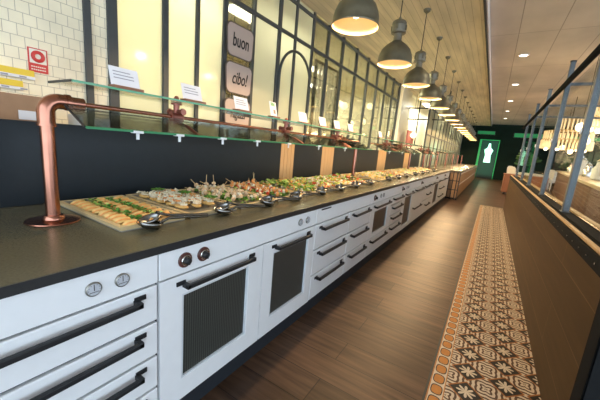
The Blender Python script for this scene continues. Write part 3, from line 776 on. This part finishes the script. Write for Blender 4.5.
# ------------------------------------------------------------------ pendant lamps
LX, LZ = -1.265, 2.415
def make_lamp():
    t = thing('pendant_lamp', '', 'lamp', (0, 0, 0), 0, 'row of galvanised pendant lamps above the counter')
    out = [(.212, 0), (.214, .012), (.208, .02), (.207, .075), (.196, .12), (.172, .175), (.135, .215), (.098, .245), (.068, .265), (.06, .275)]
    inn = [(.056, .27), (.092, .24), (.129, .21), (.166, .17), (.19, .117), (.201, .073), (.203, .02), (.209, .001)]
    MB().shell(out, n=40).build('shade', M['lamp'], t, True)
    MB().shell(inn, n=40).build('reflector', M['lampin'], t, True)
    MB().lathe([(.054, .262), (.05, .27), (.05, .36), (.062, .365), (.062, .375)], n=24).build('neck', M['lamp_n'], t, True)
    MB().lathe([(.084, .362), (.09, .368), (.09, .388), (.08, .393), (.08, .46), (.088, .465), (.088, .485), (.074, .505), (.05, .518), (.018, .527), (.014, .55), (.004, .552)], n=28).build('cap', M['lamp_n'], t, True)
    for s in (0, PI/2, PI, 1.5*PI): MB().box(.083*math.cos(s)-.012, .083*math.sin(s)-.012, .398, .083*math.cos(s)+.012, .083*math.sin(s)+.012, .455, .004).build('vent_lug', M['lamp'], t)
    MB().blob((0, 0, .13), (.045, .045, .06), 8).build('bulb', M['bulb'], t, True)
    MB().tube([(0, 0, .55), (0, 0, ZL-LZ-.03)], .006, 8).build('cable', M['rubber'], t)
    MB().lathe([(.02, ZL-LZ-.055), (.05, ZL-LZ-.03), (.055, ZL-LZ-.001)], n=20).build('ceiling_rose', M['lamp'], t, True)
    return t
lp = make_lamp()
NL = 16
for k in range(NL):
    y = 2.72+1.29*k
    lab = 'galvanised bell pendant lamp, ' + ('nearest the camera and cut by the top edge' if k == 0 else ORD[k] + ' lamp of the row from the camera')
    if k == 0: lp.location = (LX, y, LZ); lp['label'] = lab
    else: dup(lp, (LX, y, LZ), random.uniform(0, 1.5), lab)
    L = bpy.data.lights.new('lamp_glow', 'SPOT'); L.energy = 60; L.spot_size = 2.9; L.spot_blend = .2; L.color = (1, .68, .36); L.shadow_soft_size = .05
    lo = bpy.data.objects.new('lamp_glow', L); C.objects.link(lo); lo.location = (LX, y, LZ+.035)

# ------------------------------------------------------------------ far counter with wooden front
t = thing('wood_counter', 'wood fronted counter with black metal end frame, beyond the white cabinets', 'counter', (0, 0, 0))
MB().box(-1.95, 10.42, .06, -.76, 21.5, .86).build('wood_front', M['slat2'], t)
MB().box(-1.9, 10.5, 0, -.82, 21.4, .06).build('plinth', M['plinth'], t)
MB().box(-1.98, 10.36, .862, -.73, 21.5, .91, .004).build('top', M['stone'], t)
MB().box(-.759, 10.42, .47, -.745, 21.5, .50).box(-.759, 10.42, .80, -.745, 21.5, .83).build('pale_band', M['trimw'], t)
for x in (-1.05, -.94, -.83, -.76): MB().box(x-.012, 10.385, .0, x+.012, 10.419, .86).build('end_bar', M['black'], t)
MB().box(-1.06, 10.39, .30, -.75, 10.418, .32).box(-1.06, 10.39, .58, -.75, 10.418, .60).build('end_rail', M['black'], t)
# glazed rail on top of it
t = thing('sneeze_guard', 'long copper rail with glass above the wood fronted counter', 'sneeze guard', (0, 0, 0), 0, 'copper and glass sneeze guards on the counter')
for y in (11.2, 13.6, 16, 18.4, 20.8): MB().tube([(PX, y, .911), (PX, y, 1.42)], .03, 12).build('post', M['copper'], t, True)
MB().tube([(PX, 11, 1.43), (PX, 21, 1.43)], .026, 12).build('pipe', M['copper'], t, True)
MB().box(-1.73, 11, 1.506, -1.5, 21, 1.516).build('glass_shelf', M['glass'], t)

# things standing past the end of the partition
t = thing('menu_board', 'muted red board on a black stand past the end of the partition', 'board', (-2.7, 11.6, 0))
MB().box(-.03, -.45, 1.55, .03, .45, 2.1, .004).build('board', M['pink'], t)
MB().tube([(0, -.3, 0), (0, -.3, 1.55)], .02, 8).tube([(0, .3, 0), (0, .3, 1.55)], .02, 8).build('stand', M['black'], t)
MB().box(-.2, -.4, 0.0, .2, .4, .03).build('foot', M['black'], t)
def small_lamp(x, y, z, lb):
    t = thing('globe_lamp', lb, 'lamp', (x, y, z), 0, 'small warm globe lamps past the partition')
    MB().blob((0, 0, 0), .10, 8).build('globe', M['downl2'], t, True)
    MB().tube([(0, 0, .09), (0, 0, ZL-z)], .006, 6).build('cord', M['rubber'], t)
M['downl2'] = mat('warm_globe', (1, .9, .7), .4, emit=(1, .80, .46), es=4)
gl = [(-3.4, 7.2, 2.35), (-3.6, 8.2, 2.0), (-3.4, 9.0, 2.6), (-3.8, 9.6, 2.2), (-2.55, 11.4, 1.95), (-2.9, 12.6, 2.3), (-4.5, 9.2, 2.7), (-3.9, 7.0, 2.75)]
for k, p in enumerate(gl): small_lamp(*p, 'small warm globe lamp hanging '+('in the kitchen behind the glass, ' if p[1] < 11 else 'past the partition end, ')+ORD[k]+' one')
t = thing('frame_screen', 'black metal grid frame hanging across the gap past the partition', 'screen', (-2.6, 12.0, 0))
for z in (2.55, 2.95): MB().box(-.5, -.02, z, 1.0, .02, z+.04).build('bar', M['black'], t)
for x in (-.48, 0, .48, .96): MB().box(x-.018, -.018, 1.6 if x < .1 else 2.55, x+.018, .018, ZL).build('upright', M['black'], t)

# ------------------------------------------------------------------ downlights in the right ceiling
for k, (x, y) in enumerate(((.17, 5.6), (.17, 8.6), (.18, 11.7), (.18, 14.8), (.18, 17.8), (.18, 20.8))):
    t = thing('downlight', 'small round downlight in the right ceiling, '+ORD[k]+' from the camera', 'light', (x, y, ZR), 0, 'downlights in the right ceiling')
    MB().lathe([(.11, -.001), (.112, -.012), (.085, -.018), (.08, -.006)], n=24).build('ring', M['trimw'], t, True)
    MB().lathe([(.078, -.010), (.078, -.014), (.001, -.016)], n=24).build('lens', M['downl'], t)
    L = bpy.data.lights.new('downlight_beam', 'SPOT'); L.energy = 60; L.spot_size = 2.2; L.spot_blend = .6; L.color = (1, .84, .62); L.shadow_soft_size = .07
    lo = bpy.data.objects.new('downlight_beam', L); C.objects.link(lo); lo.location = (x, y, ZR-.04)

# ------------------------------------------------------------------ railing on the half wall
RX = .575
t = thing('railing', 'blue-grey steel railing with glass panes on top of the oak half wall', 'railing', (0, 0, 0))
PY = [1.75, 3.25, 4.68, 6.30, 7.80, 9.45]
for k, y in enumerate(PY):
    p = MB().box(RX-.022, y-.03, .972, RX+.022, y+.03, 2.50, .004).box(RX-.03, y-.045, .9555, RX+.03, y+.045, .971, .003).build('post', M['grey'], t)
    MB().lathe([(.030, 2.50), (.030, 2.515), (.001, 2.52)], (RX, y, 0), 14).build('post_cap', M['black'], p, True)
    MB().lathe([(.024, 0), (.024, .01), (.012, .012), (.010, .006)], (RX-.022-.012, y, 1.62), 16, 'x').build('glass_clamp', M['clip'], p, True)
MB().tube([(RX-.05, 1.7, 2.215), (RX-.05, 10.0, 2.215)], .026, 14).build('top_rail', M['matte'], t, True)
for y in PY[1:5]: MB().box(RX+.023, y-.012, 2.245, RX+1.15, y+.012, 2.275).build('cross_bar', M['grey'], t)
for a, b in zip(PY, PY[1:]): MB().box(RX-.004, a+.035, 1.0, RX+.004, b-.035, 2.2).build('glass_pane', M['glass_r'], t)
MB().box(RX-.035, 1.63, .956, RX+.035, 9.99, .966).build('base_channel', M['matte'], t)
t = thing('end_post', 'dark bolted steel post at the near end of the oak half wall', 'post', (.55, 1.55, 0))
MB().box(-.085, -.045, 0, .1, .045, 1.0, .006).build('column', M['grey'], t)
MB().box(-.095, -.055, 0, -.0855, .055, 1.0, .003).box(-.095, -.055, 0, .1, -.0455, 1.0, .003).build('edge_plate', M['matte'], t)
for z in (.25, .42, .60, .78): MB().lathe([(.014, 0), (.014, -.008), (.006, -.012)], (-.02, -.0555, z), 12, 'y').build('bolt', M['steel_d'], t, True)

# ------------------------------------------------------------------ dining hall right of the railing
t = thing('buffet_island', 'brick fronted buffet island with beige top, right of the railing', 'counter', (1.12, 4.0, 0), -.1)
MB().box(.06, .08, 0, .76, 13.9, 1.04).build('brick_base', M['brickr'], t)
MB().box(0, 0, 1.042, .82, 14.0, 1.10, .01).build('worktop', M['mush'], t)
MB().box(.03, .05, .10, .0595, 13.9, .16).build('foot_rail', M['brass'], t)
def vase(x, y, z, s, m, lb, cat='jar', nm='glass_jar'):
    t = thing(nm, lb, cat, (x, y, z), 0, 'white jars on the brick island')
    MB().lathe([(.07*s, 0), (.10*s, .02*s), (.11*s, .22*s), (.06*s, .30*s), (.055*s, .36*s), (.07*s, .38*s)], n=18).build('body', m, t, True)
    MB().lathe([(.06*s, .381*s), (.065*s, .40*s), (.02*s, .43*s), (.02*s, .46*s), (.005, .47*s)], n=14).build('lid', M['steel'], t, True)
for k in range(14):
    yy = 5.2+k*.85; vase(1.12+.1*(yy-4)+.3+.3*(k % 2), yy, 1.101, .8+.2*((k*7) % 3), M['cloth'] if k % 3 else M['steel'], ('white' if k % 3 else 'steel')+' lidded jar on the brick island, '+ORD[k]+' from the camera')
def chandelier(x, y, zt, w, h, lb):
    t = thing('chandelier', lb, 'chandelier', (x, y, zt))
    for (rr, z0, z1, n) in ((w, -h, -h*.72, 44), (w*.94, -h*.70, -h*.42, 36), (w*.5, -h*.40, 0, 20)):
        f = MB(); 
        f.tube([(rr*math.cos(k*PI/12), rr*math.sin(k*PI/12), z1) for k in range(24)], .015, 6, closed=True).tube([(rr*math.cos(k*PI/12), rr*math.sin(k*PI/12), z0+.02) for k in range(24)], .01, 6, closed=True)
        f.build('hoop', M['brass'], t, True)
        for k in range(n):
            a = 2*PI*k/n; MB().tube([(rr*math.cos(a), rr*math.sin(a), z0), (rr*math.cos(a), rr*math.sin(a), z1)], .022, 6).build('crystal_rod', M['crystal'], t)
    for k in range(6): MB().blob((w*.75*math.cos(k*PI/3), w*.75*math.sin(k*PI/3), -h*1.02), .055, 8).build('bulb', M['bulb'], t, True)
    MB().tube([(0, 0, 0), (0, 0, ZR-zt)], .012, 8).build('stem', M['black'], t)
    MB().tube([(-w*.45, 0, 0), (w*.45, 0, 0)], .012, 6).tube([(-w*.94, 0, -h*.42), (w*.94, 0, -h*.42)], .012, 6).tube([(0, 0, 0), (0, 0, -h*.42)], .012, 6).build('spreader', M['brass'], t)
    L = bpy.data.lights.new('chandelier_glow', 'POINT'); L.energy = 32; L.color = (1, .72, .40); L.shadow_soft_size = .3
    lo = bpy.data.objects.new('chandelier_glow', L); C.objects.link(lo); lo.location = (x, y, zt-h*1.2)
chandelier(2.05, 14.0, 2.95, .7, 1.05, 'wide tiered crystal rod chandelier over the far end of the brick island')
chandelier(2.1, 9.3, 3.0, .5, .8, 'tiered crystal rod chandelier at the right edge of the photo')
chandelier(5.2, 17.0, 2.8, 1.0, 1.0, 'large crystal rod chandelier far across the dining hall')
def dtable(x, y, lb):
    t = thing('dining_table', 'round white clothed table, '+lb, 'table', (x, y, 0), 0, 'white clothed tables in the dining hall')
    pr = []
    b = MB(); n = 48
    rings = []
    for (r, z, w) in ((.001, .76, 0), (.74, .76, 0), (.77, .74, .01), (.80, .40, .03), (.84, .02, .05)):
        rings.append([b.bm.verts.new(((r+w*math.sin(k*PI*2*9/n))*math.cos(2*PI*k/n), (r+w*math.sin(k*PI*2*9/n))*math.sin(2*PI*k/n), z)) for k in range(n)])
    for A, B in zip(rings, rings[1:]):
        for k in range(n): b.bm.faces.new((A[k], A[(k+1) % n], B[(k+1) % n], B[k]))
    b.build('cloth', M['cloth'], t, True)
    MB().lathe([(.3, 0), (.3, .03), (.05, .05), (.05, .73)], n=16).build('pedestal', M['black'], t, True)
def make_dchair():
    t = thing('dining_chair', '', 'chair', (0, 0, 0), 0, 'white chairs in the dining hall')
    MB().box(-.22, -.22, .42, .22, .22, .48, .02).build('seat', M['cloth'], t)
    MB().poly([(-.21, .20, .48), (.21, .20, .48), (.22, .25, .95), (.12, .27, 1.06), (-.12, .27, 1.06), (-.22, .25, .95)], (0, .035, 0)).build('backrest', M['cloth'], t)
    for sx in (-.19, .19):
        for sy in (-.19, .19): MB().tube([(sx, sy, .42), (sx*1.05, sy*1.08, 0)], [.02, .013], 8).build('leg', M['cloth'], t)
    return t
dc = make_dchair(); nch = 0
for k, (x, y, lb) in enumerate(((3.8, 5.4, 'right of the railing'), (5.6, 9.8, 'right of the brick island'), (5.0, 17.5, 'just past the brick island'), (6.2, 13.0, 'far right of the hall'), (1.9, 20.6, 'nearest the far green wall'))):
    dtable(x, y, lb)
    for j in range(4):
        a = PI/4+j*PI/2; px, py = x+1.08*math.cos(a), y+1.08*math.sin(a); rz = a-PI/2
        lab = 'white chair, '+('back right', 'back left', 'front left', 'front right')[j]+' of the table '+lb
        if nch == 0: dc.location = (px, py, 0); dc.rotation_euler = (0, 0, rz); dc['label'] = lab
        else: dup(dc, (px, py, 0), rz, lab)
        nch += 1
def bush(x, y, z, r, lb):
    t = thing('potted_plant', lb, 'plant', (x, y, z), 0, 'green plants in the dining hall')
    MB().lathe([(.14, 0), (.2, .3), (.21, .32), (.18, .31)], n=18).build('pot', M['black'], t, True)
    MB().tube([(0, 0, .3), (.02, 0, 1.2)], .03, 8).build('stem', M['block'], t)
    b = MB()
    for k in range(160):
        p = Vector((random.gauss(0, 1), random.gauss(0, 1), random.gauss(0, 1))).normalized()*r*random.uniform(.3, 1)
        b.leaf((p.x, p.y, 1.45+p.z*.8), .26, .12, rnd_rot())
    b.build('foliage', M['plant'], t, kind='stuff')
for k, p in enumerate(((1.3, 17.6, 0, .4), (7.2, 19.5, 0, .6), (3.6, 21.8, 0, .55), (7.5, 11.0, 0, .6), (6.9, 8.0, 0, .55))):
    bush(*p, 'leafy green plant in a black pot, '+('beyond the low reddish sideboard', 'by the large far chandelier', 'before the dark green wall', 'at the far right of the hall', 'right of the nearest clothed table')[k])

HL = [(1.5, 9.0, 2.2), (1.9, 10.5, 2.0), (2.6, 11.5, 2.3), (2.3, 13.0, 1.9), (3.0, 13.6, 2.2), (3.6, 15.0, 2.0), (3.0, 16.0, 2.5), (2.4, 17.0, 2.1), (4.2, 17.5, 2.4), (3.0, 19.0, 2.0), (2.1, 21.0, 2.3), (4.8, 20.0, 2.1)]
for k, (x, y, z) in enumerate(HL):
    t = thing('globe_lamp', 'warm globe lamp hanging in the dining hall, '+ORD[k]+' from the camera', 'lamp', (x, y, z), 0, 'warm globe lamps in the dining hall')
    MB().blob((0, 0, 0), .10, 8).build('globe', M['downl2'], t, True)
    MB().tube([(0, 0, .09), (0, 0, ZR-z)], .006, 6).build('cord', M['rubber'], t)
# ------------------------------------------------------------------ far end
t = thing('green_doorway', 'green lit doorway with a bright pale screen at the far end of the aisle', 'doorway', (-.35, YE-.09, 0))
MB().box(-.62, -.05, 0, -.5, .05, 2.6).box(.5, -.05, 0, .54, .05, 2.6).box(-.62, -.05, 2.6, .54, .05, 2.64).build('green_frame', M['green_e'], t)
MB().box(-.5, .0, 0, .5, .05, 2.6).build('back_panel', M['plinth'], t)
MB().poly([(-.2, -.03, 1.1), (.2, -.03, 1.1), (.16, -.03, 1.6), (.26, -.03, 1.95), (.1, -.03, 2.1), (.05, -.03, 2.4), (-.05, -.03, 2.4), (-.1, -.03, 2.1), (-.26, -.03, 1.95), (-.16, -.03, 1.6)], (0, .025, 0)).build('bright_screen', M['cyan_e'], t)
for k, (x0, x1, z0, z1) in enumerate(((.9, 3.0, 2.9, 3.15), (-1.2, -.2, 3.0, 3.2), (3.6, 6.0, 2.9, 3.1))):
    t = thing('green_light_bar', 'long green light bar high on the far dark wall, '+('centre', 'left', 'right')[k]+' one', 'light', (0, YE-.0503, 0))
    MB().box(x0, -.04, z0, x1, .0, z1, .01).build('tube', M['green_e'], t); MB().box(x0-.05, .001, z0-.04, x1+.05, .05, z1+.04).build('backplate', M['black'], t)
t = thing('sideboard', 'low reddish wood sideboard beyond the end of the half wall', 'sideboard', (1.2, 15.0, 0))
MB().box(-.7, -.4, .08, .7, .4, .78, .008).build('body', M['clad2'] if 'clad2' in M else M['block'], t)
MB().box(-.72, -.42, .781, .72, .42, .82, .006).build('top', M['block'], t)
for x in (-.35, .35): d = MB().box(x-.33, -.415, .12, x+.33, -.4005, .74, .004).build('door', M['block'], t); MB().lathe([(.012, 0), (.016, -.02), (.002, -.024)], (x+.2, -.4155, .5), 10, 'y').build('knob', M['brass'], d, True)
for sx in (-.6, .6): MB().box(sx-.04, -.35, 0, sx+.04, .35, .079).build('foot', M['black'], t)

# ------------------------------------------------------------------ light
for (x, y, e, s) in ((-3.75, 2.3, 35, 1.2), (-3.75, 4.1, 38, 1.2), (-4.4, 6.95, 280, 1.5), (-5.6, 8.7, 280, 1.6), (-2.65, 14, 60, 2), (-2.65, 18, 60, 2), (-2.65, 22, 60, 2)):  # last three belong to the added troughs lighting the second partition's backdrop
    L = bpy.data.lights.new('fluorescent', 'AREA'); L.shape = 'RECTANGLE'; L.size = .2; L.size_y = s; L.energy = e; L.color = (1, .95, .76)
    lo = bpy.data.objects.new('fluorescent', L); C.objects.link(lo); lo.location = (x, y, 3.25)
L = bpy.data.lights.new('green_glow', 'AREA'); L.shape = 'RECTANGLE'; L.size = 1.0; L.size_y = 2.4; L.energy = 9; L.color = (.2, 1, .5)
lo = bpy.data.objects.new('green_glow', L); C.objects.link(lo); lo.location = (-.35, YE-.2, 1.4); lo.rotation_euler = (PI/2, 0, 0)
w = bpy.data.worlds.new('world'); SC.world = w; w.use_nodes = True
bg = w.node_tree.nodes['Background']; bg.inputs[0].default_value = (.72, .86, 1, 1); bg.inputs[1].default_value = 2.6
vs = SC.view_settings; vs.view_transform = 'Standard'; vs.look = 'None'; vs.gamma = 1; vs.exposure = .6; vs.use_curve_mapping = False
try: SC.display_settings.display_device = 'sRGB'
except Exception: pass
